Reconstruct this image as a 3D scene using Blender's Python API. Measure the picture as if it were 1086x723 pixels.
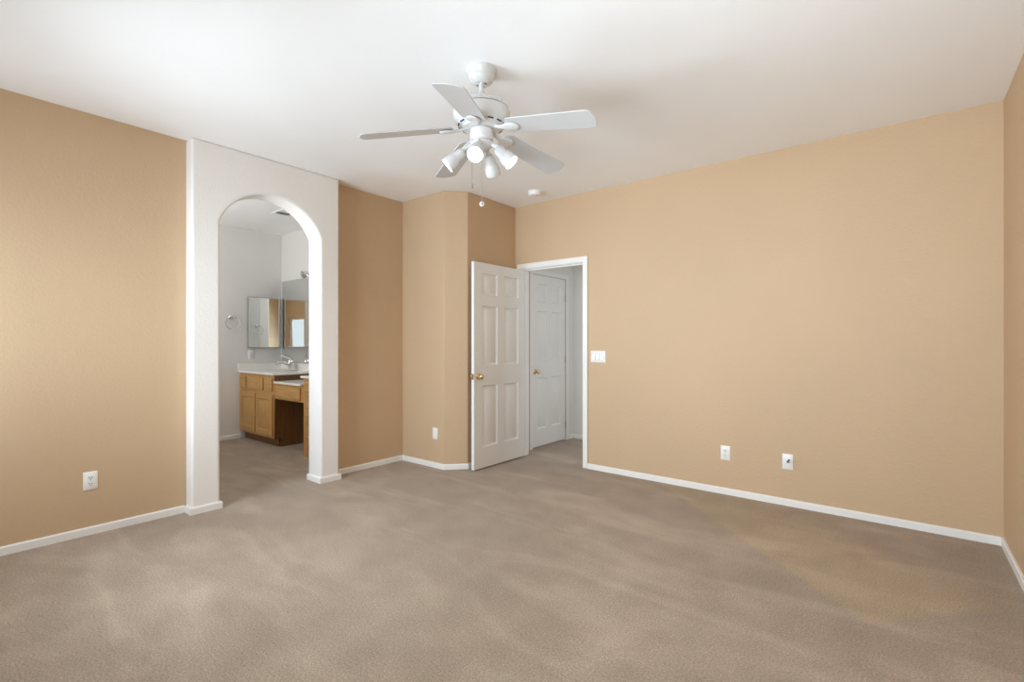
import bpy, bmesh, math, random
from mathutils import Vector, Matrix

random.seed(7)
for o in list(bpy.data.objects):
    bpy.data.objects.remove(o, do_unlink=True)
sc = bpy.context.scene
COL = sc.collection
R = math.radians
PI = math.pi

# ------------------------------------------------------------------ camera
H = 2.758                       # ceiling height
cam = bpy.data.cameras.new('camera')
cam.lens = 36.0 * 514.96 / 1086.0
cam.sensor_width = 36.0
cam.sensor_fit = 'HORIZONTAL'
cam.shift_y = 1.16 / 1086.0
cam.clip_start = 0.02
camo = bpy.data.objects.new('camera', cam)
COL.objects.link(camo)
camo.location = (0, 0, 1.26)
camo.rotation_euler = (R(90), 0, R(38.802))
sc.camera = camo

# ------------------------------------------------------------------ light
sc.view_settings.view_transform = 'Standard'
sc.view_settings.look = 'None'
sc.view_settings.exposure = 0.05
sc.view_settings.gamma = 1.0
sc.view_settings.use_curve_mapping = False
sc.cycles.max_bounces = 16
sc.cycles.diffuse_bounces = 10
sc.cycles.glossy_bounces = 6
sc.cycles.use_denoising = True
sc.cycles.caustics_reflective = False
sc.cycles.caustics_refractive = False
sc.cycles.sample_clamp_indirect = 6.0

w = bpy.data.worlds.new('sky')
sc.world = w
w.use_nodes = True
nt = w.node_tree
nt.nodes.clear()
bg = nt.nodes.new('ShaderNodeBackground')
out = nt.nodes.new('ShaderNodeOutputWorld')
bg.inputs['Color'].default_value = (0.86, 0.94, 1.0, 1)
bg.inputs['Strength'].default_value = 1.0
nt.links.new(bg.outputs[0], out.inputs[0])


def area(name, loc, rot, sx, sy, power, color=(1, 1, 1), spread=180, portal=False):
    l = bpy.data.lights.new(name, 'AREA')
    l.shape = 'RECTANGLE'
    l.size, l.size_y = sx, sy
    l.energy = power
    l.color = color
    l.spread = R(spread)
    if portal:
        l.cycles.is_portal = True
    o = bpy.data.objects.new(name, l)
    COL.objects.link(o)
    o.location = loc
    o.rotation_euler = rot
    return o


# window openings in the wall behind the camera: (x0, x1, z0, z1)
WIN = [(-3.95, -2.42, 0.80, 2.02), (-1.25, 0.32, 0.80, 1.95)]
DAY = (0.76, 0.89, 1.0)
area('daylight_window', (-3.24, -0.33, 1.41), (R(90), 0, 0), 1.3, 1.1, 29, DAY, 180)
area('window_fill', (-3.04, -0.30, 1.41), (R(90), 0, R(-14)), 1.2, 1.1, 38, DAY, 120)  # extra fill lamp added at the first window, turned into the room
area('daylight_second_window', (-0.465, -0.28, 1.375), (R(100), 0, R(-15)), 1.45, 1.0, 27.5, DAY, 112)
area('second_window_up_fill', (-0.465, -0.22, 1.375), (R(122), 0, R(6)), 1.45, 1.0, 15.5, DAY, 95)  # added fill lamp, tipped upward to brighten the ceiling
area('second_window_down_fill', (-0.465, -0.22, 1.375), (R(45), 0, 0), 1.45, 1.0, 12, DAY, 130)  # added fill lamp, tipped down to brighten the carpet and lower walls
area('bath_fill', (-5.5, 0.30, 1.75), (R(118), 0, 0), 1.1, 0.9, 34, (0.97, 0.98, 0.98), 150)  # fill lamp added to brighten the bathroom from out of view
area('hall_fill', (-1.2, 4.93, 1.5), (R(90), 0, R(90)), 0.9, 1.9, 6.5, (0.9, 0.96, 1.0))  # unseen fill lamp added to brighten the hall


# ------------------------------------------------------------------ materials
def new_mat(name):
    m = bpy.data.materials.new(name)
    m.use_nodes = True
    n = m.node_tree.nodes
    return m, m.node_tree, n['Principled BSDF']


def coords(nt):
    t = nt.nodes.new('ShaderNodeNewGeometry')
    return t.outputs['Position']


def objcoords(nt):
    t = nt.nodes.new('ShaderNodeTexCoord')
    return t.outputs['Object']


def noise(nt, vec, scale, detail=3, rough=0.5):
    t = nt.nodes.new('ShaderNodeTexNoise')
    t.inputs['Scale'].default_value = scale
    t.inputs['Detail'].default_value = detail
    t.inputs['Roughness'].default_value = rough
    nt.links.new(vec, t.inputs['Vector'])
    return t.outputs['Fac']


def ramp(nt, fac, stops):
    r = nt.nodes.new('ShaderNodeValToRGB')
    e = r.color_ramp.elements
    while len(e) < len(stops):
        e.new(0.5)
    for i, (p, c) in enumerate(stops):
        e[i].position = p
        e[i].color = (*c, 1)
    nt.links.new(fac, r.inputs['Fac'])
    return r.outputs['Color']


def math_n(nt, op, a, b=None, c=None, clamp=False):
    n = nt.nodes.new('ShaderNodeMath')
    n.operation = op
    n.use_clamp = clamp
    for i, v in enumerate((a, b, c)):
        if v is None:
            continue
        if isinstance(v, (int, float)):
            n.inputs[i].default_value = v
        else:
            nt.links.new(v, n.inputs[i])
    return n.outputs[0]


def bump(nt, b, height, strength, dist):
    n = nt.nodes.new('ShaderNodeBump')
    n.inputs['Strength'].default_value = strength
    n.inputs['Distance'].default_value = dist
    nt.links.new(height, n.inputs['Height'])
    nt.links.new(n.outputs[0], b.inputs['Normal'])


def paint(name, col, rough=0.6, bs=0.25, scale=75, dist=0.003, spec=0.3):
    m, nt, b = new_mat(name)
    p = coords(nt)
    v = noise(nt, p, 1.3, 2)
    c = ramp(nt, v, [(0.3, tuple(x * 0.975 for x in col)), (0.7, tuple(min(1, x * 1.02) for x in col))])
    nt.links.new(c, b.inputs['Base Color'])
    b.inputs['Roughness'].default_value = rough
    b.inputs['Specular IOR Level'].default_value = spec
    if bs:
        h = noise(nt, p, scale, 3, 0.55)
        bump(nt, b, h, bs, dist)
    return m


def plain(name, col, rough=0.4, metal=0.0, spec=0.5):
    m, nt, b = new_mat(name)
    b.inputs['Base Color'].default_value = (*col, 1)
    b.inputs['Roughness'].default_value = rough
    b.inputs['Metallic'].default_value = metal
    b.inputs['Specular IOR Level'].default_value = spec
    p = objcoords(nt)
    v = noise(nt, p, 40, 2)
    r = math_n(nt, 'MULTIPLY_ADD', v, 0.08, rough - 0.04, clamp=True)
    nt.links.new(r, b.inputs['Roughness'])
    return m


TAN = (0.585, 0.425, 0.272)
M_tan = paint('tan_wall_paint', TAN, 0.55, 0.4, 70, 0.005)
M_off = paint('off_white_wall_paint', (0.86, 0.845, 0.82), 0.55, 0.4, 70, 0.005)
M_bath = paint('bath_wall_paint', (0.74, 0.735, 0.715), 0.55)
M_ceil = paint('ceiling_paint', (0.89, 0.89, 0.885), 0.8, 0.2, 45, 0.003, 0.1)
M_trim = paint('white_trim_paint', (0.85, 0.85, 0.83), 0.35, 0)
M_door = paint('white_door_paint', (0.80, 0.805, 0.80), 0.4, 0.05, 200, 0.001)
M_white = plain('white_plastic', (0.86, 0.86, 0.85), 0.35)
M_fan = plain('white_enamel', (0.66, 0.66, 0.65), 0.28)
M_blade = plain('white_blade_finish', (0.58, 0.58, 0.575), 0.38)
M_dark = plain('dark_gap', (0.02, 0.02, 0.02), 0.6)
M_grey = plain('grey_metal', (0.32, 0.31, 0.30), 0.4, 0.6)
M_brass = plain('polished_brass', (0.76, 0.60, 0.33), 0.16, 1.0)
M_chrome = plain('chrome', (0.75, 0.75, 0.75), 0.12, 1.0)
M_steel = plain('satin_steel', (0.55, 0.54, 0.52), 0.35, 1.0)
M_counter = plain('cultured_marble', (0.84, 0.83, 0.79), 0.2)
M_black = plain('black_rubber', (0.012, 0.012, 0.013), 0.5)

m, nt, b = new_mat('mirror_glass')
b.inputs['Base Color'].default_value = (0.88, 0.90, 0.89, 1)
b.inputs['Metallic'].default_value = 1.0
b.inputs['Roughness'].default_value = 0.01
M_mirror = m

m, nt, b = new_mat('clear_glass')
b.inputs['Base Color'].default_value = (1, 1, 1, 1)
b.inputs['Transmission Weight'].default_value = 1.0
b.inputs['Roughness'].default_value = 0.0
b.inputs['IOR'].default_value = 1.05
M_glass = m

m, nt, b = new_mat('frosted_globe_glass')
b.inputs['Base Color'].default_value = (0.9, 0.9, 0.88, 1)
b.inputs['Roughness'].default_value = 0.15
M_globe = m

m, nt, b = new_mat('lit_lamp_lens')
b.inputs['Base Color'].default_value = (1, 1, 1, 1)
b.inputs['Emission Color'].default_value = (1.0, 0.97, 0.92, 1)
b.inputs['Emission Strength'].default_value = 9.0
M_lens = m


def oak(name, col, axis_scale):
    m, nt, b = new_mat(name)
    p = objcoords(nt)
    mp = nt.nodes.new('ShaderNodeMapping')
    mp.inputs['Scale'].default_value = axis_scale
    nt.links.new(p, mp.inputs['Vector'])
    v = noise(nt, mp.outputs[0], 6, 6, 0.6)
    d = tuple(x * 0.74 for x in col)
    l = tuple(x * 1.15 for x in col)
    c = ramp(nt, v, [(0.32, d), (0.5, col), (0.7, l)])
    nt.links.new(c, b.inputs['Base Color'])
    b.inputs['Roughness'].default_value = 0.38
    bump(nt, b, v, 0.08, 0.001)
    return m


OAK = (0.53, 0.295, 0.098)
M_oak = oak('honey_oak_upright_grain', OAK, (9, 9, 0.6))
M_oakh = oak('honey_oak_level_grain', OAK, (0.6, 9, 9))
M_oakd = oak('dark_oak_side_panel', (0.17, 0.075, 0.022), (9, 9, 0.6))

# carpet: cut pile, with the nap brushed in patches
m, nt, b = new_mat('beige_carpet')
p = coords(nt)
big = noise(nt, p, 1.15, 4, 0.55)
mid = noise(nt, p, 4.5, 4, 0.6)
fine = noise(nt, p, 260, 2, 0.6)
tuft = noise(nt, p, 115, 3, 0.75)
sep = nt.nodes.new('ShaderNodeSeparateXYZ')
nt.links.new(p, sep.inputs[0])
X, Y = sep.outputs['X'], sep.outputs['Y']


def halfplane(ax, ay, bx, by, soft):
    """1 on the left side of the line a -> b, 0 on the right, with a soft step"""
    dx, dy = bx - ax, by - ay
    L = math.hypot(dx, dy)
    nx, ny = -dy / L, dx / L
    s = math_n(nt, 'ADD', math_n(nt, 'MULTIPLY', X, nx), math_n(nt, 'MULTIPLY_ADD', Y, ny, -(ax * nx + ay * ny)))
    return math_n(nt, 'MULTIPLY_ADD', s, 1.0 / soft, 0.5, clamp=True)


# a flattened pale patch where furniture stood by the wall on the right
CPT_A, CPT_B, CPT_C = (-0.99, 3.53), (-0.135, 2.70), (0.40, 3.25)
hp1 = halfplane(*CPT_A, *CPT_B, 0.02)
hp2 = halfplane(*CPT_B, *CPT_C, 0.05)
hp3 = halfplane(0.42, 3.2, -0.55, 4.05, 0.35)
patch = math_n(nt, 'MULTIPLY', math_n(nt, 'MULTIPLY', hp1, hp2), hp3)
# brushed streaks: stretched, warped noise with a fairly sharp edge
mp = nt.nodes.new('ShaderNodeMapping')
mp.inputs['Rotation'].default_value = (0, 0, R(-32))
mp.inputs['Scale'].default_value = (0.55, 1.7, 1.0)
nt.links.new(p, mp.inputs['Vector'])
st = nt.nodes.new('ShaderNodeTexNoise')
st.inputs['Scale'].default_value = 1.5
st.inputs['Detail'].default_value = 5
st.inputs['Roughness'].default_value = 0.55
st.inputs['Distortion'].default_value = 0.9
nt.links.new(mp.outputs[0], st.inputs['Vector'])
streak = math_n(nt, 'MULTIPLY_ADD', st.outputs['Fac'], 5.0, -2.35, clamp=True)
f1 = math_n(nt, 'MULTIPLY_ADD', streak, 0.19, -0.09)
f2 = math_n(nt, 'ADD', math_n(nt, 'MULTIPLY_ADD', big, 0.35, -0.175), math_n(nt, 'MULTIPLY_ADD', mid, 0.30, -0.15))
f3 = math_n(nt, 'MULTIPLY_ADD', tuft, 1.5, -0.75)
f4 = math_n(nt, 'MULTIPLY_ADD', fine, 1.0, -0.5)
s = math_n(nt, 'ADD', math_n(nt, 'ADD', f1, f2), math_n(nt, 'ADD', f3, f4))
s = math_n(nt, 'ADD', s, 0.5)
c1 = ramp(nt, s, [(0.0, (0.185, 0.140, 0.098)), (0.5, (0.392, 0.306, 0.232)), (1.0, (0.61, 0.52, 0.42))])
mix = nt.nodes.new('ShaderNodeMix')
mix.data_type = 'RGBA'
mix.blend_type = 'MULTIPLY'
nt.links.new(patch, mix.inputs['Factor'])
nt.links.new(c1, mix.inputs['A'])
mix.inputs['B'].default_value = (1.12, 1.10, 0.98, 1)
nt.links.new(mix.outputs['Result'], b.inputs['Base Color'])
b.inputs['Roughness'].default_value = 0.95
b.inputs['Specular IOR Level'].default_value = 0.1
b.inputs['Sheen Weight'].default_value = 0.15
hh = math_n(nt, 'ADD', math_n(nt, 'MULTIPLY', tuft, 0.7), math_n(nt, 'MULTIPLY', fine, 0.3))
bump(nt, b, hh, 0.7, 0.010)
M_carpet = m


# ------------------------------------------------------------------ mesh helpers
def bm_new():
    return bmesh.new()


def add_box(bm, x0, x1, y0, y1, z0, z1, mi=0):
    vs = [bm.verts.new((x, y, z)) for x in (x0, x1) for y in (y0, y1) for z in (z0, z1)]
    for q in ((0, 1, 3, 2), (4, 6, 7, 5), (0, 4, 5, 1), (2, 3, 7, 6), (0, 2, 6, 4), (1, 5, 7, 3)):
        f = bm.faces.new([vs[i] for i in q])
        f.material_index = mi
    return vs


def add_lathe(bm, prof, seg=40, M=None, mi=0, cap=True):
    """prof: list of (r, z) from top to bottom about the z axis"""
    rings = []
    for r, z in prof:
        ring = []
        for k in range(seg):
            a = 2 * PI * k / seg
            v = Vector((r * math.cos(a), r * math.sin(a), z))
            ring.append(bm.verts.new(M @ v if M else v))
        rings.append(ring)
    for a, c in zip(rings, rings[1:]):
        for k in range(seg):
            f = bm.faces.new((a[k], a[(k + 1) % seg], c[(k + 1) % seg], c[k]))
            f.material_index = mi
    if cap:
        for ring in (rings[0], rings[-1]):
            try:
                f = bm.faces.new(ring)
                f.material_index = mi
            except ValueError:
                pass
    return rings


def add_prism(bm, pts, axis, a, c, mi=0):
    """extrude a 2-D outline along an axis ('x','y','z') from a to c"""
    def v3(p, t):
        if axis == 'x':
            return (t, p[0], p[1])
        if axis == 'y':
            return (p[0], t, p[1])
        return (p[0], p[1], t)
    A = [bm.verts.new(v3(p, a)) for p in pts]
    B = [bm.verts.new(v3(p, c)) for p in pts]
    n = len(pts)
    fs = [bm.faces.new(A), bm.faces.new(B)]
    for k in range(n):
        fs.append(bm.faces.new((A[k], A[(k + 1) % n], B[(k + 1) % n], B[k])))
    for f in fs:
        f.material_index = mi


def add_tube(bm, pts, r, seg=10, mi=0, closed=False):
    pts = [Vector(p) for p in pts]
    n = len(pts)
    rings = []
    up = None
    for i, p in enumerate(pts):
        if closed:
            t = (pts[(i + 1) % n] - pts[i - 1]).normalized()
        else:
            t = (pts[min(i + 1, n - 1)] - pts[max(i - 1, 0)]).normalized()
        if up is None:
            up = t.orthogonal().normalized()
        up = (up - t * up.dot(t)).normalized()
        s = t.cross(up)
        rr = r[i] if isinstance(r, (list, tuple)) else r
        rings.append([bm.verts.new(p + (up * math.cos(2 * PI * k / seg) + s * math.sin(2 * PI * k / seg)) * rr) for k in range(seg)])
    pairs = list(zip(rings, rings[1:])) + ([(rings[-1], rings[0])] if closed else [])
    for a, c in pairs:
        for k in range(seg):
            f = bm.faces.new((a[k], a[(k + 1) % seg], c[(k + 1) % seg], c[k]))
            f.material_index = mi
    if not closed:
        for ring in (rings[0], rings[-1]):
            f = bm.faces.new(ring)
            f.material_index = mi


def add_sphere(bm, c, r, seg=16, sz=1.0, mi=0):
    res = bmesh.ops.create_uvsphere(bm, u_segments=seg, v_segments=max(6, seg // 2), radius=r)
    for v in res['verts']:
        v.co = Vector((v.co.x, v.co.y, v.co.z * sz)) + Vector(c)
        for f in v.link_faces:
            f.material_index = mi


def obj(name, bm, mats, parent=None, bevel=0, seg=2, smooth=40, loc=None, ang=35):
    bmesh.ops.recalc_face_normals(bm, faces=bm.faces[:])
    me = bpy.data.meshes.new(name)
    bm.to_mesh(me)
    bm.free()
    for mt in (mats if isinstance(mats, (list, tuple)) else [mats]):
        me.materials.append(mt)
    for p_ in me.polygons:
        p_.use_smooth = True
    me.set_sharp_from_angle(angle=R(smooth))
    o = bpy.data.objects.new(name, me)
    COL.objects.link(o)
    if parent:
        o.parent = parent
    if loc:
        o.location = loc
    if bevel:
        md = o.modifiers.new('bevel', 'BEVEL')
        md.width = bevel
        md.segments = seg
        md.limit_method = 'ANGLE'
        md.angle_limit = R(ang)
        md.harden_normals = False
    return o


def thing(name, label, cat, loc=(0, 0, 0), rot=(0, 0, 0), group=None):
    o = bpy.data.objects.new(name, None)
    o.empty_display_size = 0.05
    COL.objects.link(o)
    o.location = loc
    o.rotation_euler = rot
    tag(o, label, cat, group)
    return o


def tag(o, label, cat, group=None):
    o['label'] = label
    o['category'] = cat
    if group:
        o['group'] = group
    return o


def struct(name, bm, mats, label, cat, **k):
    o = obj(name, bm, mats, **k)
    if not k.get('parent'):
        o['kind'] = 'structure'
        tag(o, label, cat)
    return o


# ------------------------------------------------------------------ room shell
XL, XA, XN, XR = -4.15, -4.041, -4.175, 0.489
YA0, YA1, YB, YK = 1.296, 2.488, 3.322, 4.25
XC, XD, YC = -3.533, -3.372, 3.492
YF = -0.35                      # wall behind the camera
XB, YM = -6.80, 3.29            # bathroom: far wall, mirror wall
XH, YH = -3.385, 5.49           # hall: left wall, end wall

bm = bm_new()
add_box(bm, -7.0, 0.62, -0.6, 5.7, -0.10, 0.0)
struct('floor', bm, M_carpet, 'worn beige cut pile carpet running through all three spaces', 'floor')
bm = bm_new()
add_box(bm, -7.0, 0.62, -0.6, 5.7, H, H + 0.12)
struct('ceiling', bm, M_ceil, 'flat white ceiling the fan hangs from', 'ceiling')

bm = bm_new()
add_box(bm, -4.26, XL, YF - 0.12, YA0 + 0.01, 0, H)
wl_ = struct('wall_left', bm, [M_tan, M_bath], 'tan wall at far left beside the archway', 'wall')

# arch wall: one outline with the arched opening, rounded plaster corners
a0, a1, zs, za = 1.486, 2.306, 2.18, 2.465
rise, half = za - zs, (a1 - a0) / 2
rad = (half * half + rise * rise) / (2 * rise)
yc, zc = (a0 + a1) / 2, za - rad
th = math.asin(half / rad)
arc = [(yc + rad * math.sin(t), zc + rad * math.cos(t)) for t in [-th + 2 * th * k / 28 for k in range(29)]]
outline = [(YA0, 0), (YA0, H), (YA1, H), (YA1, 0), (a1, 0)] + arc[::-1] + [(a0, 0)]
bm = bm_new()
add_prism(bm, outline, 'x', -4.26, XA)
struct('wall_archway', bm, M_off, 'off white wall panel pierced by the arched bathroom opening', 'wall', bevel=0.018, seg=4, ang=60)

bm = bm_new()
add_box(bm, -4.26, XN, YA1 - 0.01, YB, 0, H)
struct('wall_niche', bm, [M_tan, M_bath], 'shaded tan wall between archway and closet corner', 'wall')
wn_ = bpy.data.objects['wall_niche']
for o_ in (wl_, wn_):
    for f_ in o_.data.polygons:
        if f_.normal.x < -0.9:
            f_.material_index = 1        # the bathroom side is painted pale
bm = bm_new()
add_prism(bm, [(-4.26, YB), (XC, YB), (XD, YC), (XD, 4.37), (-4.26, 4.37)], 'z', 0, H)
struct('wall_closet', bm, M_tan, 'tan closet corner with clipped edge behind the open door', 'wall', bevel=0.008, seg=3, ang=30)

# back wall with the door opening
DX0, DX1, DZ = -3.275, -2.504, 2.060
bm = bm_new()
add_prism(bm, [(-3.40, 0), (-3.40, H), (0.60, H), (0.60, 0), (DX1 + 0.015, 0), (DX1 + 0.015, DZ + 0.015), (DX0 - 0.015, DZ + 0.015), (DX0 - 0.015, 0)], 'y', YK, 4.37)
struct('wall_back', bm, M_tan, 'long plain tan wall with the bedroom doorway', 'wall')
bm = bm_new()
add_box(bm, XR, 0.61, -0.47, 4.37, 0, H)
struct('wall_right', bm, M_tan, 'tan wall sliver at the right edge', 'wall')

# wall behind the camera with two window openings
bm = bm_new()
xs = sorted({-4.26, 0.61} | {v for q in WIN for v in q[:2]})
for xa, xb in zip(xs, xs[1:]):
    hit = [q for q in WIN if q[0] <= xa and xb <= q[1]]
    if hit:
        add_box(bm, xa, xb, YF - 0.12, YF, 0, hit[0][2])
        add_box(bm, xa, xb, YF - 0.12, YF, hit[0][3], H)
    else:
        add_box(bm, xa, xb, YF - 0.12, YF, 0, H)
struct('wall_front', bm, M_tan, 'tan window wall behind the camera', 'wall')
for i, (x0, x1, z0, z1) in enumerate(WIN):
    bm = bm_new()
    fy0, fy1, t = YF - 0.10, YF - 0.055, 0.045
    add_box(bm, x0, x0 + t, fy0, fy1, z0, z1)
    add_box(bm, x1 - t, x1, fy0, fy1, z0, z1)
    add_box(bm, x0 + t, x1 - t, fy0, fy1, z0, z0 + t)
    add_box(bm, x0 + t, x1 - t, fy0, fy1, z1 - t, z1)
    xm = (x0 + x1) / 2
    add_box(bm, xm - 0.02, xm + 0.02, fy0, fy1, z0 + t, z1 - t)
    f = struct('window_%d' % (i + 1), bm, M_trim, ('white sliding window near the left wall', 'white sliding window near the right wall')[i], 'window')
    bm = bm_new()
    add_box(bm, x0 + t, x1 - t, YF - 0.083, YF - 0.077, z0 + t, z1 - t)
    obj('pane', bm, M_glass, f)

# bathroom walls
bm = bm_new()
add_box(bm, XB - 0.12, XB, 0.0, YM + 0.12, 0, H)
struct('wall_bath_far', bm, M_bath, 'pale bathroom wall carrying towel ring and medicine cabinet', 'wall')
bm = bm_new()
add_box(bm, XB, -4.26, YM, YM + 0.12, 0, H)
struct('wall_bath_mirror', bm, M_bath, 'pale bathroom wall behind the big vanity mirror', 'wall')
bm = bm_new()
bx0, bx1, bz0, bz1 = -6.08, -4.92, 1.28, 2.22
add_box(bm, XB, bx0, 0.06, 0.18, 0, H)
add_box(bm, bx1, -4.26, 0.06, 0.18, 0, H)
add_box(bm, bx0, bx1, 0.06, 0.18, 0, bz0)
add_box(bm, bx0, bx1, 0.06, 0.18, bz1, H)
struct('wall_bath_front', bm, M_bath, 'pale bathroom wall opposite the vanity', 'wall')
bm = bm_new()
t = 0.04
add_box(bm, bx0, bx0 + t, 0.09, 0.13, bz0, bz1)
add_box(bm, bx1 - t, bx1, 0.09, 0.13, bz0, bz1)
add_box(bm, bx0 + t, bx1 - t, 0.09, 0.13, bz0, bz0 + t)
add_box(bm, bx0 + t, bx1 - t, 0.09, 0.13, bz1 - t, bz1)
f = struct('window_3', bm, M_trim, 'unseen white window added to light the bathroom', 'window')  # window out of view, put in as a source for the bathroom light
bm = bm_new()
add_box(bm, bx0 + t, bx1 - t, 0.107, 0.113, bz0 + t, bz1 - t)
obj('pane', bm, M_glass, f)

# hall walls
D2Y0, D2Y1, D2Z = 4.588, 5.310, 2.062
bm = bm_new()
add_prism(bm, [(4.37, 0), (4.37, H), (5.61, H), (5.61, 0), (D2Y1 + 0.003, 0), (D2Y1 + 0.003, D2Z + 0.004), (D2Y0 - 0.003, D2Z + 0.004), (D2Y0 - 0.003, 0)], 'x', -3.52, XH)
struct('wall_hall_left', bm, M_bath, 'pale hall wall holding the closed inner door', 'wall')
bm = bm_new()
add_box(bm, XH, -0.9, YH, YH + 0.12, 0, H)
struct('wall_hall_end', bm, M_bath, 'pale wall at the end of the hall', 'wall')

# ------------------------------------------------------------------ baseboards
BH, BT = 0.052, 0.013


def run_board(name, pts, side, label, mats=None):
    """mitred baseboard following pts; side=+1 puts the board on the left of travel"""
    P = [Vector((x, y)) for x, y in pts]
    n = len(P)
    offs = []
    for i in range(n):
        ds = []
        if i > 0:
            ds.append((P[i] - P[i - 1]).normalized())
        if i < n - 1:
            ds.append((P[i + 1] - P[i]).normalized())
        ns = [Vector((-d.y, d.x)) * side for d in ds]
        m_ = sum(ns, Vector((0, 0)))
        m_ = m_ / max(1e-6, m_.length_squared) * len(ns) if len(ns) == 1 else m_ * (2.0 / m_.length_squared)
        offs.append(m_)
    prof = [(0, -0.01), (BT, -0.01), (BT, BH - 0.008), (BT - 0.005, BH), (0, BH)]
    bm = bm_new()
    rings = [[bm.verts.new((P[i].x + offs[i].x * o_, P[i].y + offs[i].y * o_, z)) for o_, z in prof] for i in range(n)]
    for a, c in zip(rings, rings[1:]):
        for k in range(len(prof)):
            bm.faces.new((a[k], a[(k + 1) % 5], c[(k + 1) % 5], c[k]))
    bm.faces.new(rings[0])
    bm.faces.new(rings[-1])
    return struct(name, bm, mats or M_trim, label, 'baseboard', smooth=25)


run_board('baseboard_left', [(XL, YF), (XL, YA0 - BT)], -1, 'white baseboard under the left tan wall')
run_board('baseboard_arch_left', [(XL + BT, YA0), (XA, YA0), (XA, a0), (-4.26, a0)], -1, 'white baseboard wrapping the left pier of the archway')
run_board('baseboard_arch_right', [(-4.26, a1), (XA, a1), (XA, YA1), (XN + BT, YA1)], -1, 'white baseboard wrapping the right pier of the archway')
run_board('baseboard_closet', [(XN, YA1 + BT), (XN, YB), (XC, YB), (XD, YC), (XD, YK)], -1, 'white baseboard along the niche and closet corner')
run_board('baseboard_back', [(-2.445, YK), (XR - BT, YK)], -1, 'long white baseboard under the back wall')
run_board('baseboard_right', [(XR, YK), (XR, YF)], -1, 'white baseboard under the right wall')
run_board('baseboard_bath', [(XB, 0.18), (XB, 2.745)], -1, 'white baseboard under the towel ring wall')
run_board('baseboard_hall', [(XH, 5.38), (XH, YH), (-0.95, YH)], -1, 'white baseboard at the end of the hall')

# ------------------------------------------------------------------ door frames
bm = bm_new()
cw = 0.055
ix0, ix1, iz = DX0 - 0.005, DX1 + 0.005, DZ + 0.005
for (y0, y1) in ((YK - 0.016, YK), (4.37, 4.386)):
    add_prism(bm, [(ix0 - cw, 0), (ix0 - cw, iz + cw), (ix1 + cw, iz + cw), (ix1 + cw, 0), (ix1, 0), (ix1, iz), (ix0, iz), (ix0, 0)], 'y', y0, y1)
tr = struct('trim_1', bm, M_trim, 'white casing around the bedroom doorway', 'door casing', bevel=0.005, seg=2)
bm = bm_new()
add_prism(bm, [(DX0 - 0.015, 0), (DX0 - 0.015, DZ + 0.015), (DX1 + 0.015, DZ + 0.015), (DX1 + 0.015, 0), (DX1, 0), (DX1, DZ), (DX0, DZ), (DX0, 0)], 'y', YK - 0.001, 4.371)
add_prism(bm, [(DX0, 0), (DX0, DZ), (DX1, DZ), (DX1, 0), (DX1 - 0.012, 0), (DX1 - 0.012, DZ - 0.012), (DX0 + 0.012, DZ - 0.012), (DX0 + 0.012, 0)], 'y', YK + 0.045, YK + 0.08)
obj('jamb', bm, M_trim, tr)
bm = bm_new()
add_box(bm, DX1 - 0.003, DX1, YK + 0.012, YK + 0.036, 0.885, 0.955)
obj('strike_plate', bm, M_steel, tr)['label'] = 'steel strike plate'

bm = bm_new()
add_prism(bm, [(D2Y0 - 0.06, 0), (D2Y0 - 0.06, D2Z + 0.062), (D2Y1 + 0.06, D2Z + 0.062), (D2Y1 + 0.06, 0), (D2Y1 + 0.004, 0), (D2Y1 + 0.004, D2Z + 0.005), (D2Y0 - 0.004, D2Z + 0.005), (D2Y0 - 0.004, 0)], 'x', XH, XH + 0.014)
struct('trim_2', bm, M_door, 'white casing around the closed hall door', 'door casing', bevel=0.005)


# ------------------------------------------------------------------ six panel doors
def six_panel(width, height, thick):
    """slab in local x (0..width), z (0..height); faces at y=0 and y=-thick, both with six raised panels"""
    st, mu = 0.142 * width, 0.138 * width
    pw = (width - 2 * st - mu) / 2
    xs = [0, st, st + pw, st + pw + mu, width - st, width]
    k = height / 2.03
    zs = [0, 0.205 * k, 0.812 * k, 1.014 * k, 1.604 * k, 1.716 * k, 1.93 * k, height]
    bm = bm_new()
    for face, y in ((0, 0.0), (1, -thick)):
        sgn = -1 if face == 0 else 1
        V = [[bm.verts.new((x, y, z)) for z in zs] for x in xs]
        for i in range(5):
            for j in range(7):
                q = (V[i][j], V[i + 1][j], V[i + 1][j + 1], V[i][j + 1])
                if i in (1, 3) and j in (1, 3, 5):
                    # sunk moulding, then the raised field
                    prev = q
                    x0, x1, z0, z1 = xs[i], xs[i + 1], zs[j], zs[j + 1]
                    for ins, dep in ((0.003, 0.006), (0.012, 0.014), (0.020, 0.014), (0.042, 0.003)):
                        nq = tuple(bm.verts.new((x, y + sgn * dep, z)) for x, z in ((x0 + ins, z0 + ins), (x1 - ins, z0 + ins), (x1 - ins, z1 - ins), (x0 + ins, z1 - ins)))
                        for e in range(4):
                            bm.faces.new((prev[e], prev[(e + 1) % 4], nq[(e + 1) % 4], nq[e]))
                        prev = nq
                    bm.faces.new(prev)
                else:
                    bm.faces.new(q)
    for (x0, x1, z0, z1) in ((0, 0, 0, height), (width, width, 0, height)):
        bm.faces.new([bm.verts.new(p_) for p_ in ((x0, 0, z0), (x0, -thick, z0), (x0, -thick, z1), (x0, 0, z1))])
    for z in (0, height):
        bm.faces.new([bm.verts.new(p_) for p_ in ((0, 0, z), (width, 0, z), (width, -thick, z), (0, -thick, z))])
    bmesh.ops.remove_doubles(bm, verts=bm.verts[:], dist=1e-5)
    return bm


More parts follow.
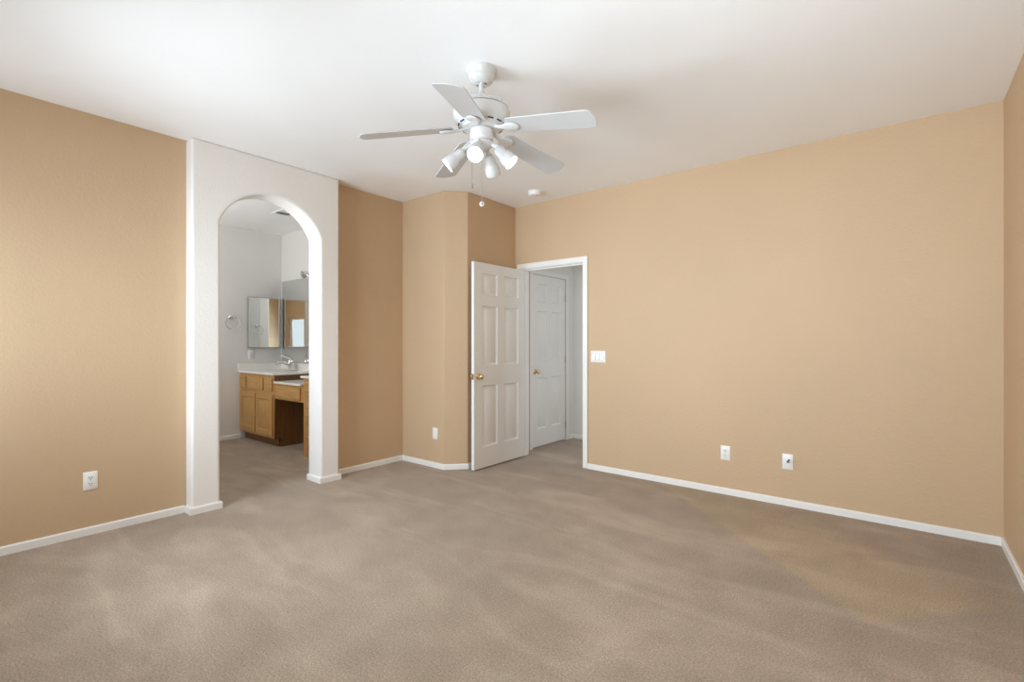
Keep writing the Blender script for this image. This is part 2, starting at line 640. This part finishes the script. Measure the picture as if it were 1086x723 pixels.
def door_knob(parent, x, z, y, sgn):
    """brass rosette and knob standing off the face at local y"""
    M = Matrix.Translation((x, y, z)) @ Matrix.Rotation(R(-90 * sgn), 4, 'X')
    bm = bm_new()
    add_lathe(bm, [(0.001, 0.009), (0.020, 0.009), (0.029, 0.005), (0.032, 0.0)], 28, M)
    add_lathe(bm, [(0.001, 0.064), (0.016, 0.062), (0.024, 0.055), (0.0265, 0.046), (0.024, 0.037), (0.015, 0.031), (0.011, 0.026), (0.011, 0.005)], 28, M)
    o = obj('door_knob', bm, M_brass, parent)
    o['label'] = 'round brass knob'
    return o


DW, DT, DH = 0.803, 0.035, 2.032
# local x runs from the hinge to the free edge; it swings open to stand along the closet side
d1 = obj('door_1', six_panel(DW, DH, DT), M_door)
d1['kind'] = 'structure'
tag(d1, 'white six panel bedroom door standing open against the closet corner', 'door')
d1.location = (DX0 + 0.005, YK - 0.004, 0.014)
d1.rotation_euler = (0, 0, R(-90))
# shift so that the room face lies on the +X side
d1.location.x = -3.236
d1.rotation_euler = (0, 0, R(-90.4))
door_knob(d1, DW - 0.062, 0.908, 0.0, 1)
door_knob(d1, DW - 0.062, 0.908, -DT, -1)
bm = bm_new()
add_box(bm, DW, DW + 0.0015, -0.030, -0.005, 0.880, 0.936)
add_box(bm, DW + 0.0015, DW + 0.010, -0.0235, -0.0115, 0.900, 0.916)
obj('latch', bm, M_brass, d1)['label'] = 'brass latch plate'
for z in (0.18, 1.0, 1.80):
    bm = bm_new()
    add_tube(bm, [(-0.003, -DT - 0.005, z), (-0.003, -DT - 0.005, z + 0.09)], 0.006, 10)
    obj('hinge', bm, M_steel, d1)

d2 = obj('door_2', six_panel(D2Y1 - D2Y0 - 0.006, 2.045, 0.035), M_door)
d2['kind'] = 'structure'
tag(d2, 'closed white six panel door inside the hall', 'door')
d2.location = (XH - 0.006, D2Y1 - 0.003, 0.014)
d2.rotation_euler = (0, 0, R(-90))
door_knob(d2, D2Y1 - D2Y0 - 0.006 - 0.062, 0.895, 0.0, 1)
for z in (0.14, 0.975, 1.76):
    bm = bm_new()
    add_tube(bm, [(0.0, 0.009, z), (0.0, 0.009, z + 0.09)], 0.007, 10)
    obj('hinge', bm, M_steel, d2)['label'] = 'steel hinge'

# ------------------------------------------------------------------ ceiling fan
FX, FY = -1.798, 1.968
fan = thing('ceiling_fan', 'white five blade ceiling fan with four lit spot lamps', 'ceiling fan', (FX, FY, H))


def fz(prof):
    return [(r, z - H) for r, z in prof]


bm = bm_new()
add_lathe(bm, fz([(0.080, 2.758), (0.083, 2.752), (0.082, 2.744), (0.077, 2.739), (0.076, 2.728), (0.071, 2.723), (0.070, 2.716), (0.066, 2.702), (0.057, 2.690), (0.045, 2.682), (0.034, 2.679), (0.015, 2.679)]), 48)
for k in range(4):
    a = 2 * PI * k / 4 + 0.3
    add_box(bm, 0.025 * math.cos(a) - 0.004, 0.025 * math.cos(a) + 0.004, 0.025 * math.sin(a) - 0.004, 0.025 * math.sin(a) + 0.004, 2.6775 - H, 2.6792 - H, 1)
obj('canopy', bm, [M_fan, M_dark], fan, loc=(-0.010, 0.012, 0))
bm = bm_new()
add_lathe(bm, fz([(0.0125, 2.684), (0.0125, 2.634), (0.016, 2.630), (0.020, 2.612), (0.030, 2.597), (0.042, 2.588), (0.042, 2.580)]), 32)
obj('downrod', bm, M_fan, fan)
bm = bm_new()
add_lathe(bm, fz([(0.03, 2.589), (0.060, 2.587), (0.095, 2.578), (0.125, 2.563), (0.145, 2.544), (0.153, 2.529), (0.150, 2.528), (0.150, 2.524), (0.155, 2.523),
                  (0.157, 2.508), (0.155, 2.488), (0.147, 2.466), (0.133, 2.449), (0.118, 2.438), (0.108, 2.434), (0.104, 2.428), (0.085, 2.425), (0.03, 2.425)]), 64)
for k in range(14):       # cooling slots round the lower rim
    a = 2 * PI * k / 14
    M = Matrix.Rotation(a, 4, 'Z')
    vs = add_box(bm, 0.1215, 0.1285, -0.016, 0.016, 2.4405 - H, 2.4465 - H, 1)
    for v in vs:
        v.co = M @ v.co
mh = obj('motor_housing', bm, [M_fan, M_dark], fan)
bm = bm_new()
add_tube(bm, [(0.1505 * math.cos(2 * PI * k / 64), 0.1505 * math.sin(2 * PI * k / 64), 2.5260 - H) for k in range(64)], 0.0022, 6, closed=True)
obj('housing_seam', bm, M_grey, mh)['label'] = 'dark seam line'
bm = bm_new()
add_lathe(bm, fz([(0.03, 2.427), (0.052, 2.427), (0.052, 2.423), (0.062, 2.422), (0.064, 2.420), (0.064, 2.376), (0.060, 2.366), (0.050, 2.360), (0.02, 2.360)]), 48)
obj('switch_housing', bm, M_fan, fan)
bm = bm_new()
add_lathe(bm, fz([(0.02, 2.362), (0.055, 2.360), (0.062, 2.352), (0.060, 2.338), (0.045, 2.322), (0.022, 2.312), (0.012, 2.300), (0.003, 2.296)]), 40)
obj('light_fitter', bm, M_fan, fan)

ZB = 2.438 - H
BL0, BL1 = 0.155, 0.656


def blade_bm():
    bm = bm_new()
    pts = []
    w0, w1 = 0.066, 0.074
    # outline: rounded root, straight sides, round-cornered tip
    for k in range(9):
        t = PI / 2 + PI * k / 8
        pts.append((BL0 + 0.03 + 0.03 * math.cos(t) * 1.0, w0 * math.sin(t)))
    r_ = 0.030
    for k in range(9):
        t = -PI / 2 + (PI / 2) * k / 8
        pts.append((BL1 - 0.010 - r_ + r_ * math.cos(t), -(w1 - r_) + r_ * math.sin(t)))
    for k in range(1, 6):      # gently bowed end
        u = -1 + 2 * k / 6
        pts.append((BL1 - 0.010 + 0.010 * (1 - u * u), (w1 - r_) * u))
    for k in range(9):
        t = (PI / 2) * k / 8
        pts.append((BL1 - 0.010 - r_ + r_ * math.cos(t), (w1 - r_) + r_ * math.sin(t)))
    add_prism(bm, pts, 'z', -0.003, 0.003)
    return bm


def iron_bm():
    """cast arm from the hub out to an oval foot under the blade root"""
    bm = bm_new()
    zt = 0.006
    secs = [(0.058, 0.016, zt, 0.005), (0.085, 0.013, zt - 0.004, 0.006), (0.115, 0.015, -0.004, 0.006), (0.140, 0.022, -0.008, 0.005),
            (0.160, 0.034, -0.009, 0.005), (0.185, 0.040, -0.009, 0.005), (0.208, 0.036, -0.009, 0.005), (0.226, 0.022, -0.008, 0.004), (0.232, 0.006, -0.007, 0.003)]
    rings = []
    for x, hw, z, t in secs:
        rings.append([bm.verts.new((x, hw * math.cos(2 * PI * k / 12), z + t * math.sin(2 * PI * k / 12) * (1.0 if math.sin(2 * PI * k / 12) > 0 else 1.6))) for k in range(12)])
    for a, c in zip(rings, rings[1:]):
        for k in range(12):
            bm.faces.new((a[k], a[(k + 1) % 12], c[(k + 1) % 12], c[k]))
    bm.faces.new(rings[0])
    bm.faces.new(rings[-1])
    return bm


b0 = i0 = None
for k in range(5):
    ang = R(11.1 + 72 * k)
    if b0 is None:
        bl = b0 = obj('blade', blade_bm(), M_blade, fan, bevel=0.0015, seg=1)
        ir = i0 = obj('blade_iron', iron_bm(), M_fan, bl)
    else:
        bl = b0.copy()
        COL.objects.link(bl)
        bl.parent = fan
        ir = i0.copy()
        COL.objects.link(ir)
        ir.parent = bl
    bl.location = (0, 0, ZB)
    bl.rotation_euler = (Matrix.Rotation(ang, 3, 'Z') @ Matrix.Rotation(R(7.55), 3, 'Y') @ Matrix.Rotation(R(-11), 3, 'X')).to_euler()


def lamp_bm():
    """bullet shaped spot head, axis along -z, mouth at z=0"""
    bm = bm_new()
    add_lathe(bm, [(0.004, 0.122), (0.017, 0.120), (0.025, 0.112), (0.029, 0.098), (0.031, 0.066), (0.034, 0.060), (0.040, 0.046), (0.0425, 0.020), (0.0430, 0.002), (0.0415, 0.0), (0.0395, 0.003), (0.0385, 0.012)], 36, cap=False)
    return bm


def lens_bm():
    bm = bm_new()
    add_lathe(bm, [(0.0385, 0.010), (0.030, 0.0055), (0.018, 0.003), (0.003, 0.002)], 32)
    return bm


l0 = None
for k, (deg, reach, dip) in enumerate(((23, 0.170, 46), (108, 0.165, 50), (219, 0.190, 42), (-60, 0.170, 44))):
    a = R(deg)
    d = Vector((math.cos(a), math.sin(a), 0))
    tilt = R(dip)
    axis = (d * math.cos(tilt) + Vector((0, 0, -math.sin(tilt)))).normalized()
    mouth = d * reach + Vector((0, 0, 2.228 - H))
    rot = axis.to_track_quat('-Z', 'Y')
    if l0 is None:
        sh = l0 = obj('spot_lamp', lamp_bm(), M_fan, fan)
        le = ln0 = obj('lamp_lens', lens_bm(), M_lens, sh)
        le['label'] = 'glowing round lens'
    else:
        sh = l0.copy()
        COL.objects.link(sh)
        sh.parent = fan
        le = ln0.copy()
        COL.objects.link(le)
        le.parent = sh
    sh.location = mouth
    sh.rotation_euler = rot.to_euler()
    ll = bpy.data.lights.new('lamp_light', 'AREA')
    ll.shape = 'DISK'
    ll.size = 0.07
    ll.energy = 2.4
    ll.color = (1.0, 0.97, 0.92)
    ll.spread = R(120)
    lo = bpy.data.objects.new('lamp_light', ll)
    COL.objects.link(lo)
    lo.parent = sh
    lo.location = (0, 0, 0.001)
    back = mouth - axis * 0.112
    bm = bm_new()
    add_tube(bm, [d * 0.035 + Vector((0, 0, 2.345 - H)), d * 0.062 + Vector((0, 0, 2.338 - H)), back + Vector((0, 0, 0.012)), back + axis * 0.02], [0.012, 0.012, 0.013, 0.014], 12)
    obj('lamp_arm', bm, M_fan, fan)

for (cx_, cy_, z0, z1, ball) in ((-1.8225, 1.9215, 2.365, 2.118, 0), (-1.7955, 1.9700, 2.310, 2.026, 1)):
    bm = bm_new()
    add_tube(bm, [(cx_ - FX, cy_ - FY, z0 - H), (cx_ - FX, cy_ - FY, z1 - H)], 0.0016, 6)
    ch = obj('pull_chain', bm, M_steel, fan)
    bm = bm_new()
    if ball:
        add_sphere(bm, (cx_ - FX, cy_ - FY, z1 - H - 0.010), 0.0135, 18)
        # dark eyelet in the fob
        add_sphere(bm, (cx_ - FX + 0.0075, cy_ - FY - 0.0085, z1 - H - 0.011), 0.0045, 10, mi=1)
        obj('chain_fob', bm, [M_white, M_dark], ch)['label'] = 'round white fob'
    else:
        add_tube(bm, [(cx_ - FX, cy_ - FY, z1 - H + 0.004), (cx_ - FX + 0.001, cy_ - FY, z1 - H - 0.022)], [0.0025, 0.0045], 8)
        obj('chain_fob', bm, M_grey, ch)['label'] = 'small grey bell fob'

# the fan hangs very slightly off plumb from its canopy ball
TILT = Matrix.Translation((0, 0, 2.69 - H)) @ Matrix.Rotation(R(1.07), 4, 'X') @ Matrix.Rotation(R(0.44), 4, 'Y') @ Matrix.Translation((0, 0, H - 2.69))
for c in list(fan.children):
    if not c.name.startswith(('canopy', 'pull_chain')):
        c.matrix_basis = TILT @ c.matrix_basis

# ------------------------------------------------------------------ smoke detector
sd = thing('smoke_detector', 'small round white smoke detector on ceiling near the back wall', 'smoke detector', (-2.855, 3.915, H))
bm = bm_new()
add_lathe(bm, [(0.070, 0), (0.070, -0.010), (0.067, -0.012)], 40)
obj('mounting_base', bm, M_white, sd)
bm = bm_new()
add_lathe(bm, [(0.064, -0.010), (0.066, -0.014), (0.064, -0.030), (0.056, -0.040), (0.030, -0.043), (0.004, -0.043)], 40)
add_box(bm, 0.012, 0.030, -0.006, 0.006, -0.0445, -0.041, 1)
obj('cover', bm, [M_white, M_grey], sd)


# ------------------------------------------------------------------ wall plates
def plate_bm(w_, h_, t_=0.0075):
    bm = bm_new()
    A = [(-w_ / 2, 0, -h_ / 2), (w_ / 2, 0, -h_ / 2), (w_ / 2, 0, h_ / 2), (-w_ / 2, 0, h_ / 2)]
    i = 0.005
    B = [(-w_ / 2, -t_ * 0.5, -h_ / 2), (w_ / 2, -t_ * 0.5, -h_ / 2), (w_ / 2, -t_ * 0.5, h_ / 2), (-w_ / 2, -t_ * 0.5, h_ / 2)]
    C_ = [(-w_ / 2 + i, -t_, -h_ / 2 + i), (w_ / 2 - i, -t_, -h_ / 2 + i), (w_ / 2 - i, -t_, h_ / 2 - i), (-w_ / 2 + i, -t_, h_ / 2 - i)]
    L = [[bm.verts.new(p_) for p_ in q] for q in (A, B, C_)]
    for a, c in zip(L, L[1:]):
        for k in range(4):
            bm.faces.new((a[k], a[(k + 1) % 4], c[(k + 1) % 4], c[k]))
    bm.faces.new(L[0])
    bm.faces.new(L[2])
    return bm


def receptacle_bm(zc):
    bm = bm_new()
    pts = [(0.017 * math.cos(t) , max(-0.0135, min(0.0135, 0.017 * math.sin(t))) + zc) for t in [2 * PI * k / 24 for k in range(24)]]
    add_prism(bm, pts, 'y', -0.0100, -0.005)
    for sx, hh_ in ((-0.0065, 0.0048), (0.0065, 0.004)):
        add_box(bm, sx - 0.0018, sx + 0.0018, -0.0104, -0.0095, zc + 0.003 - hh_, zc + 0.003 + hh_, 1)
    add_box(bm, -0.0028, 0.0028, -0.0104, -0.0095, zc - 0.0105, zc - 0.0055, 1)
    return bm


def outlet(label, loc, rz):
    t_ = thing('wall_outlet', label, 'outlet', loc, (0, 0, rz))
    obj('cover_plate', plate_bm(0.074, 0.118), M_white, t_)
    for zc in (0.0195, -0.0195):
        obj('receptacle', receptacle_bm(zc), [M_white, M_dark], t_)
    bm = bm_new()
    add_lathe(bm, [(0.0005, 0.0088), (0.003, 0.0083), (0.0033, 0.0065)], 12, Matrix.Rotation(R(90), 4, 'X'))
    obj('screw', bm, M_steel, t_)
    return t_


outlet('white duplex outlet low on the left wall beside the archway', (XL, 0.7490, 0.352), R(90))
outlet('white duplex outlet low on the long back wall', (-1.1435, YK, 0.341), 0)

cp = thing('cable_plate', 'white wall plate with a stub of black cable, right of the back wall outlet', 'cable plate', (-0.689, YK, 0.3385))
obj('cover_plate', plate_bm(0.074, 0.118), M_white, cp)
bm = bm_new()
add_lathe(bm, [(0.0065, 0.006), (0.0065, 0.012), (0.004, 0.012), (0.004, 0.018)], 14, Matrix.Rotation(R(90), 4, 'X'))
obj('connector', bm, M_steel, cp)
bm = bm_new()
add_tube(bm, [(0.0, -0.012, 0.0), (0.003, -0.038, 0.004), (0.012, -0.068, 0.016), (0.026, -0.096, 0.036)], 0.0048, 10)
obj('cable', bm, M_black, cp)['label'] = 'short black cable'

sw = thing('light_switch', 'white triple switch plate beside the bedroom doorway', 'light switch', (-2.330, YK, 1.1175))
obj('cover_plate', plate_bm(0.162, 0.114), M_white, sw)
for k in (-1, 0, 1):
    bm = bm_new()
    add_prism(bm, [(-0.0125, -0.033), (-0.005, -0.033), (-0.005, 0.033), (-0.0088, 0.033)], 'x', k * 0.046 - 0.0165, k * 0.046 + 0.0165)
    bmesh.ops.transform(bm, matrix=Matrix.Identity(4), verts=bm.verts[:])
    obj('rocker', bm, M_white, sw)
    bm = bm_new()
    for (xa, xb, za_, zb_) in ((-0.0185, 0.0185, 0.033, 0.0345), (-0.0185, 0.0185, -0.0345, -0.033), (-0.0185, -0.0168, -0.033, 0.033), (0.0168, 0.0185, -0.033, 0.033)):
        add_box(bm, k * 0.046 + xa, k * 0.046 + xb, -0.0079, -0.0065, za_, zb_)
    obj('rocker_frame', bm, M_grey, sw)

bp = thing('wall_plate', 'narrow white wall plate low on the sunlit closet wall', 'wall plate', (-3.662, YB, 0.342))
obj('cover_plate', plate_bm(0.072, 0.116), M_white, bp)
bm = bm_new()
add_box(bm, -0.0165, 0.0165, -0.0098, -0.004, -0.033, 0.033)
obj('insert', bm, M_white, bp, bevel=0.0015)

nl = thing('wall_hole_nail', 'tiny nail standing in for a chipped hole in the back wall near its right end', 'nail', (0.037, YK, 1.041))  # nail shape stands in for a small chipped hole
bm = bm_new()
Mx = Matrix.Rotation(R(90), 4, 'X')
add_lathe(bm, [(0.0012, 0.014), (0.0012, 0.0)], 8, Mx)
obj('shank', bm, M_steel, nl)
bm = bm_new()
add_lathe(bm, [(0.0045, 0.016), (0.0045, 0.014)], 12, Mx)
obj('nail_head', bm, M_grey, nl)

# ------------------------------------------------------------------ bathroom
VF = 2.742                      # cabinet front
VR = -5.835                     # right side of the sink cabinet
VT = 0.862                      # cabinet top
RX0, RX1 = -5.165, -4.275       # drawer cabinet on the right


def panel_front(bm, x0, x1, z0, z1, y, raised=True):
    """overlay front with a raised field, face towards -y"""
    t_ = 0.019
    if not raised:
        add_box(bm, x0, x1, y - t_, y, z0, z1)
        return
    A = lambda ins, dy: [bm.verts.new((x, y - t_ + dy, z)) for x, z in ((x0 + ins, z0 + ins), (x1 - ins, z0 + ins), (x1 - ins, z1 - ins), (x0 + ins, z1 - ins))]
    back = [bm.verts.new((x, y, z)) for x, z in ((x0, z0), (x1, z0), (x1, z1), (x0, z1))]
    L = [back, A(0, 0), A(0.055, 0), A(0.060, 0.008), A(0.072, 0.008), A(0.088, 0.001)]
    for a, c in zip(L, L[1:]):
        for k in range(4):
            bm.faces.new((a[k], a[(k + 1) % 4], c[(k + 1) % 4], c[k]))
    bm.faces.new(back)
    bm.faces.new(L[-1])


sv = thing('sink_cabinet', 'honey oak sink cabinet with two doors in the far bathroom corner', 'cabinet', (XB, VF, 0))
ox, oy = XB, VF


def loc_box(bm, x0, x1, y0, y1, z0, z1, base, mi=0):
    add_box(bm, x0 - base[0], x1 - base[0], y0 - base[1], y1 - base[1], z0, z1, mi)


SB = (XB, VF)
XS0 = XB + 0.003
bm = bm_new()
loc_box(bm, XS0, VR - 0.018, VF, VF + 0.02, 0.10, VT, SB)             # face frame
loc_box(bm, XS0, VR - 0.018, VF + 0.02, YM - 0.002, 0.10, VT, SB)      # carcass
obj('body', bm, M_oak, sv)
bm = bm_new()
add_prism(bm, [(0, 0.10), (0, VT), (YM - 0.002 - VF, VT), (YM - 0.002 - VF, 0.0), (0.075, 0.0), (0.075, 0.10)], 'x', VR - 0.018 - XB, VR - XB)
obj('side_panel', bm, M_oakd, sv)['label'] = 'dark oak side panel'
bm = bm_new()
loc_box(bm, XS0, VR - 0.02, VF + 0.06, VF + 0.075, 0.0, 0.10, SB)
obj('toe_kick', bm, M_oakd, sv)
xw = VR - XS0
for (u0, u1) in ((0.03, 0.475), (0.51, 0.955)):
    bm = bm_new()
    panel_front(bm, XS0 - XB + u0 * xw, XS0 - XB + u1 * xw, 0.135, 0.622, 0.0)
    obj('door', bm, M_oak, sv, bevel=0.003)
for (u0, u1) in ((0.03, 0.20), (0.245, 0.70), (0.745, 0.955)):
    bm = bm_new()
    panel_front(bm, XS0 - XB + u0 * xw, XS0 - XB + u1 * xw, 0.672, 0.822, 0.0, False)
    obj('drawer_front', bm, M_oakh, sv, bevel=0.004)


def slab(name, label, cat, x0, x1, y0, y1, z0, z1, splash_sides=()):
    t_ = thing(name, label, cat, (x0, y0, z0))
    bm = bm_new()
    add_box(bm, 0, x1 - x0, 0, y1 - y0, 0, z1 - z0)
    obj('top', bm, M_counter, t_, bevel=0.006, seg=3)
    return t_


ct = slab('sink_countertop', 'cream marble countertop with basin on the two door sink cabinet', 'countertop', XB + 0.002, VR + 0.02, VF - 0.028, YM - 0.002, VT, VT + 0.026)
cx0, cy0 = XB + 0.002, VF - 0.028
bm = bm_new()
add_box(bm, 0.0, VR + 0.02 - cx0, YM - 0.022 - cy0, YM - 0.002 - cy0, 0.024, 0.115)
obj('backsplash', bm, M_counter, ct, bevel=0.004)
bm = bm_new()
add_box(bm, 0.0, 0.02, 0.0, YM - 0.022 - cy0, 0.024, 0.115)
obj('side_splash', bm, M_counter, ct, bevel=0.004)
bm = bm_new()
prof = [(1.0, 0.0265), (0.97, 0.029), (0.93, 0.027), (0.86, 0.0262)]
rings = []
for s_, z in prof:
    rings.append([bm.verts.new((0.50 + 0.24 * s_ * math.cos(2 * PI * k / 40), 0.24 + 0.165 * s_ * math.sin(2 * PI * k / 40), z)) for k in range(40)])
for a, c in zip(rings, rings[1:]):
    for k in range(40):
        bm.faces.new((a[k], a[(k + 1) % 40], c[(k + 1) % 40], c[k]))
bm.faces.new(rings[-1])
obj('basin_rim', bm, M_counter, ct)

fc = thing('faucet', 'chrome single lever faucet on the cream sink countertop', 'faucet', (-6.32, 3.172, VT + 0.0265))
fc.scale = (1.35, 1.35, 1.4)
bm = bm_new()
add_lathe(bm, [(0.030, 0.0), (0.030, 0.006), (0.024, 0.012), (0.022, 0.060), (0.024, 0.075), (0.020, 0.090), (0.008, 0.098), (0.001, 0.099)], 24)
obj('body', bm, M_chrome, fc)
bm = bm_new()
add_prism(bm, [(0.080 * math.cos(t), 0.026 * math.sin(t)) for t in [2 * PI * k / 24 for k in range(24)]], 'z', 0.0, 0.008)
obj('deck_plate', bm, M_chrome, fc, bevel=0.002)
bm = bm_new()
add_tube(bm, [(0, -0.005, 0.045), (0, -0.05, 0.070), (0, -0.09, 0.078), (0, -0.125, 0.072), (0, -0.137, 0.058)], [0.014, 0.013, 0.012, 0.012, 0.012], 14)
obj('spout', bm, M_chrome, fc)
bm = bm_new()
add_tube(bm, [(0, 0, 0.092), (0, -0.03, 0.115), (0, -0.085, 0.135), (0, -0.10, 0.137)], [0.010, 0.008, 0.008, 0.010], 12)
obj('lever', bm, M_chrome, fc)

# make-up desk between the two cabinets
MZ = 0.795
mk = thing('makeup_desk', 'low honey oak make up desk apron between sink cabinet and drawer cabinet', 'desk', (VR + 0.001, VF, 0))
mw = RX0 - VR - 0.002
bm = bm_new()
add_box(bm, 0, mw, 0, 0.02, 0.585, MZ - 0.026)
obj('apron', bm, M_oakh, mk)
bm = bm_new()
add_box(bm, 0, mw, 0.526, 0.546, 0.60, MZ - 0.026)
obj('wall_cleat', bm, M_oakh, mk)
bm = bm_new()
panel_front(bm, 0.03, mw - 0.055, 0.605, 0.745, 0.0, False)
obj('drawer_front', bm, M_oakh, mk, bevel=0.004)
mt = slab('makeup_countertop', 'lower cream countertop spanning the knee space of the make up desk', 'countertop', VR + 0.0225, RX0 - 0.0225, VF - 0.028, YM - 0.002, MZ - 0.026, MZ)

dc = thing('drawer_cabinet', 'honey oak drawer cabinet half hidden behind the right arch jamb', 'cabinet', (RX0, VF, 0))
dw = RX1 - RX0
bm = bm_new()
add_box(bm, 0, dw, 0, YM - 0.002 - VF, 0.0, VT)
obj('body', bm, M_oak, dc)
for (z0, z1) in ((0.13, 0.36), (0.39, 0.63), (0.672, 0.822)):
    bm = bm_new()
    panel_front(bm, 0.05, dw - 0.03, z0, z1, 0.0, False)
    obj('drawer_front', bm, M_oakh, dc, bevel=0.004)
slab('drawer_countertop', 'cream countertop end on the half hidden drawer cabinet', 'countertop', RX0 - 0.02, RX1, VF - 0.028, YM - 0.002, VT, VT + 0.026)

# mirrors
mr = thing('wall_mirror', 'large frameless mirror above the sink backsplash', 'mirror', (XB + 0.03, YM, 0.985))
mw_ = 2.40
bm = bm_new()
add_box(bm, 0, mw_, -0.006, 0, 0, 1.115)
obj('mirror_glass', bm, M_mirror, mr)
bm = bm_new()
add_box(bm, -0.004, 0, -0.008, 0, 0, 1.115)
add_box(bm, -0.004, mw_, -0.008, 0, 1.115, 1.119)
add_box(bm, -0.004, mw_, -0.009, 0, -0.006, 0)
obj('edge_channel', bm, M_steel, mr)

mc = thing('medicine_cabinet', 'mirrored medicine cabinet with thin steel frame beside the towel ring', 'medicine cabinet', (XB, 3.038, 1.182))
cw_, chh = 0.425, 0.685
bm = bm_new()
add_box(bm, 0, 0.012, -cw_ / 2 + 0.015, cw_ / 2 - 0.015, 0.012, chh - 0.012)
obj('body', bm, M_white, mc)
bm = bm_new()
f_ = 0.012
add_box(bm, 0.010, 0.026, -cw_ / 2, -cw_ / 2 + f_, 0, chh)
add_box(bm, 0.010, 0.026, cw_ / 2 - f_, cw_ / 2, 0, chh)
add_box(bm, 0.010, 0.026, -cw_ / 2 + f_, cw_ / 2 - f_, 0, f_)
add_box(bm, 0.010, 0.026, -cw_ / 2 + f_, cw_ / 2 - f_, chh - f_, chh)
obj('frame', bm, M_steel, mc)
bm = bm_new()
add_box(bm, 0.012, 0.021, -cw_ / 2 + f_, cw_ / 2 - f_, f_, chh - f_)
obj('mirror_door', bm, M_mirror, mc)

def towel_ring(label, loc, rz):
    tg = thing('towel_ring', label, 'towel ring', loc, (0, 0, rz))
    bm = bm_new()
    My = Matrix.Rotation(R(90), 4, 'Y')
    add_lathe(bm, [(0.028, 0.0), (0.028, 0.006), (0.020, 0.012), (0.012, 0.020), (0.011, 0.045), (0.015, 0.052), (0.010, 0.058), (0.001, 0.059)], 24, My)
    obj('rosette', bm, M_chrome, tg)
    bm = bm_new()
    add_tube(bm, [(0.042 + 0.012 * (1 - math.cos(2 * PI * k / 48)), 0.082 * math.sin(2 * PI * k / 48), -0.078 + 0.082 * math.cos(2 * PI * k / 48)) for k in range(48)], 0.0045, 8, closed=True)
    obj('ring', bm, M_chrome, tg)


towel_ring('chrome towel ring left of the medicine cabinet on the pale bathroom wall', (XB, 2.628, 1.585), 0)
towel_ring('chrome towel ring behind the arch pier, seen only in the medicine cabinet mirror', (-4.26, 2.52, 1.56), PI)

outlet('white duplex outlet under the medicine cabinet above the counter', (XB, 2.876, 1.092), R(90))

vl = thing('vanity_light', 'chrome vanity light fixture above the big mirror', 'light fixture', (-5.93, YM, 2.150))
bm = bm_new()
add_lathe(bm, [(0.058, 0.0), (0.058, 0.012), (0.045, 0.022), (0.020, 0.030), (0.018, 0.06), (0.001, 0.06)], 28, Matrix.Rotation(R(90), 4, 'X'))
obj('backplate', bm, M_chrome, vl)
bm = bm_new()
add_tube(bm, [(0, -0.05, 0.0), (0.95, -0.05, 0.0)], 0.016, 14)
obj('bar', bm, M_chrome, vl)
for x in (0.0, 0.3, 0.6, 0.9):
    bm = bm_new()
    add_lathe(bm, [(0.020, 0.0), (0.026, -0.02), (0.030, -0.035), (0.001, -0.036)], 20, Matrix.Translation((x, -0.055, 0)) @ Matrix.Rotation(R(-70), 4, 'X'))
    lh = obj('lamp_holder', bm, M_chrome, vl)
    bm = bm_new()
    add_lathe(bm, [(0.022, -0.030), (0.034, -0.045), (0.044, -0.075), (0.047, -0.105), (0.044, -0.105), (0.030, -0.050), (0.004, -0.040)], 24, Matrix.Translation((x, -0.055, 0)) @ Matrix.Rotation(R(-70), 4, 'X'))
    obj('lamp_shade', bm, M_chrome, lh)

# ceiling vent in the bathroom
cv = thing('ceiling_vent', 'white louvred air vent in the bathroom ceiling with dark slots', 'vent', (-5.54, 2.73, H))
bm = bm_new()
v0, v1 = 0.13, 0.10
add_box(bm, -v0, v0, -v1, v1, -0.001, 0.0, 1)
for (x0, x1, y0, y1) in ((-v0, v0, -v1, -v1 + 0.022), (-v0, v0, v1 - 0.022, v1), (-v0, -v0 + 0.022, -v1 + 0.022, v1 - 0.022), (v0 - 0.022, v0, -v1 + 0.022, v1 - 0.022)):
    add_box(bm, x0, x1, y0, y1, -0.010, -0.001)
obj('frame', bm, [M_trim, M_dark], cv)
for k in range(6):
    x = -0.088 + 0.035 * k
    bm = bm_new()
    sl = 0.010 if k < 3 else -0.010
    add_prism(bm, [(x - 0.010, -0.003), (x - 0.008, -0.002), (x + 0.010 , -0.012 if sl > 0 else -0.003), (x + 0.009, -0.013 if sl > 0 else -0.004)] if sl > 0 else
              [(x - 0.010, -0.012), (x - 0.009, -0.013), (x + 0.010, -0.003), (x + 0.008, -0.002)], 'y', -v1 + 0.022, v1 - 0.022)
    obj('louvre', bm, M_trim, cv)
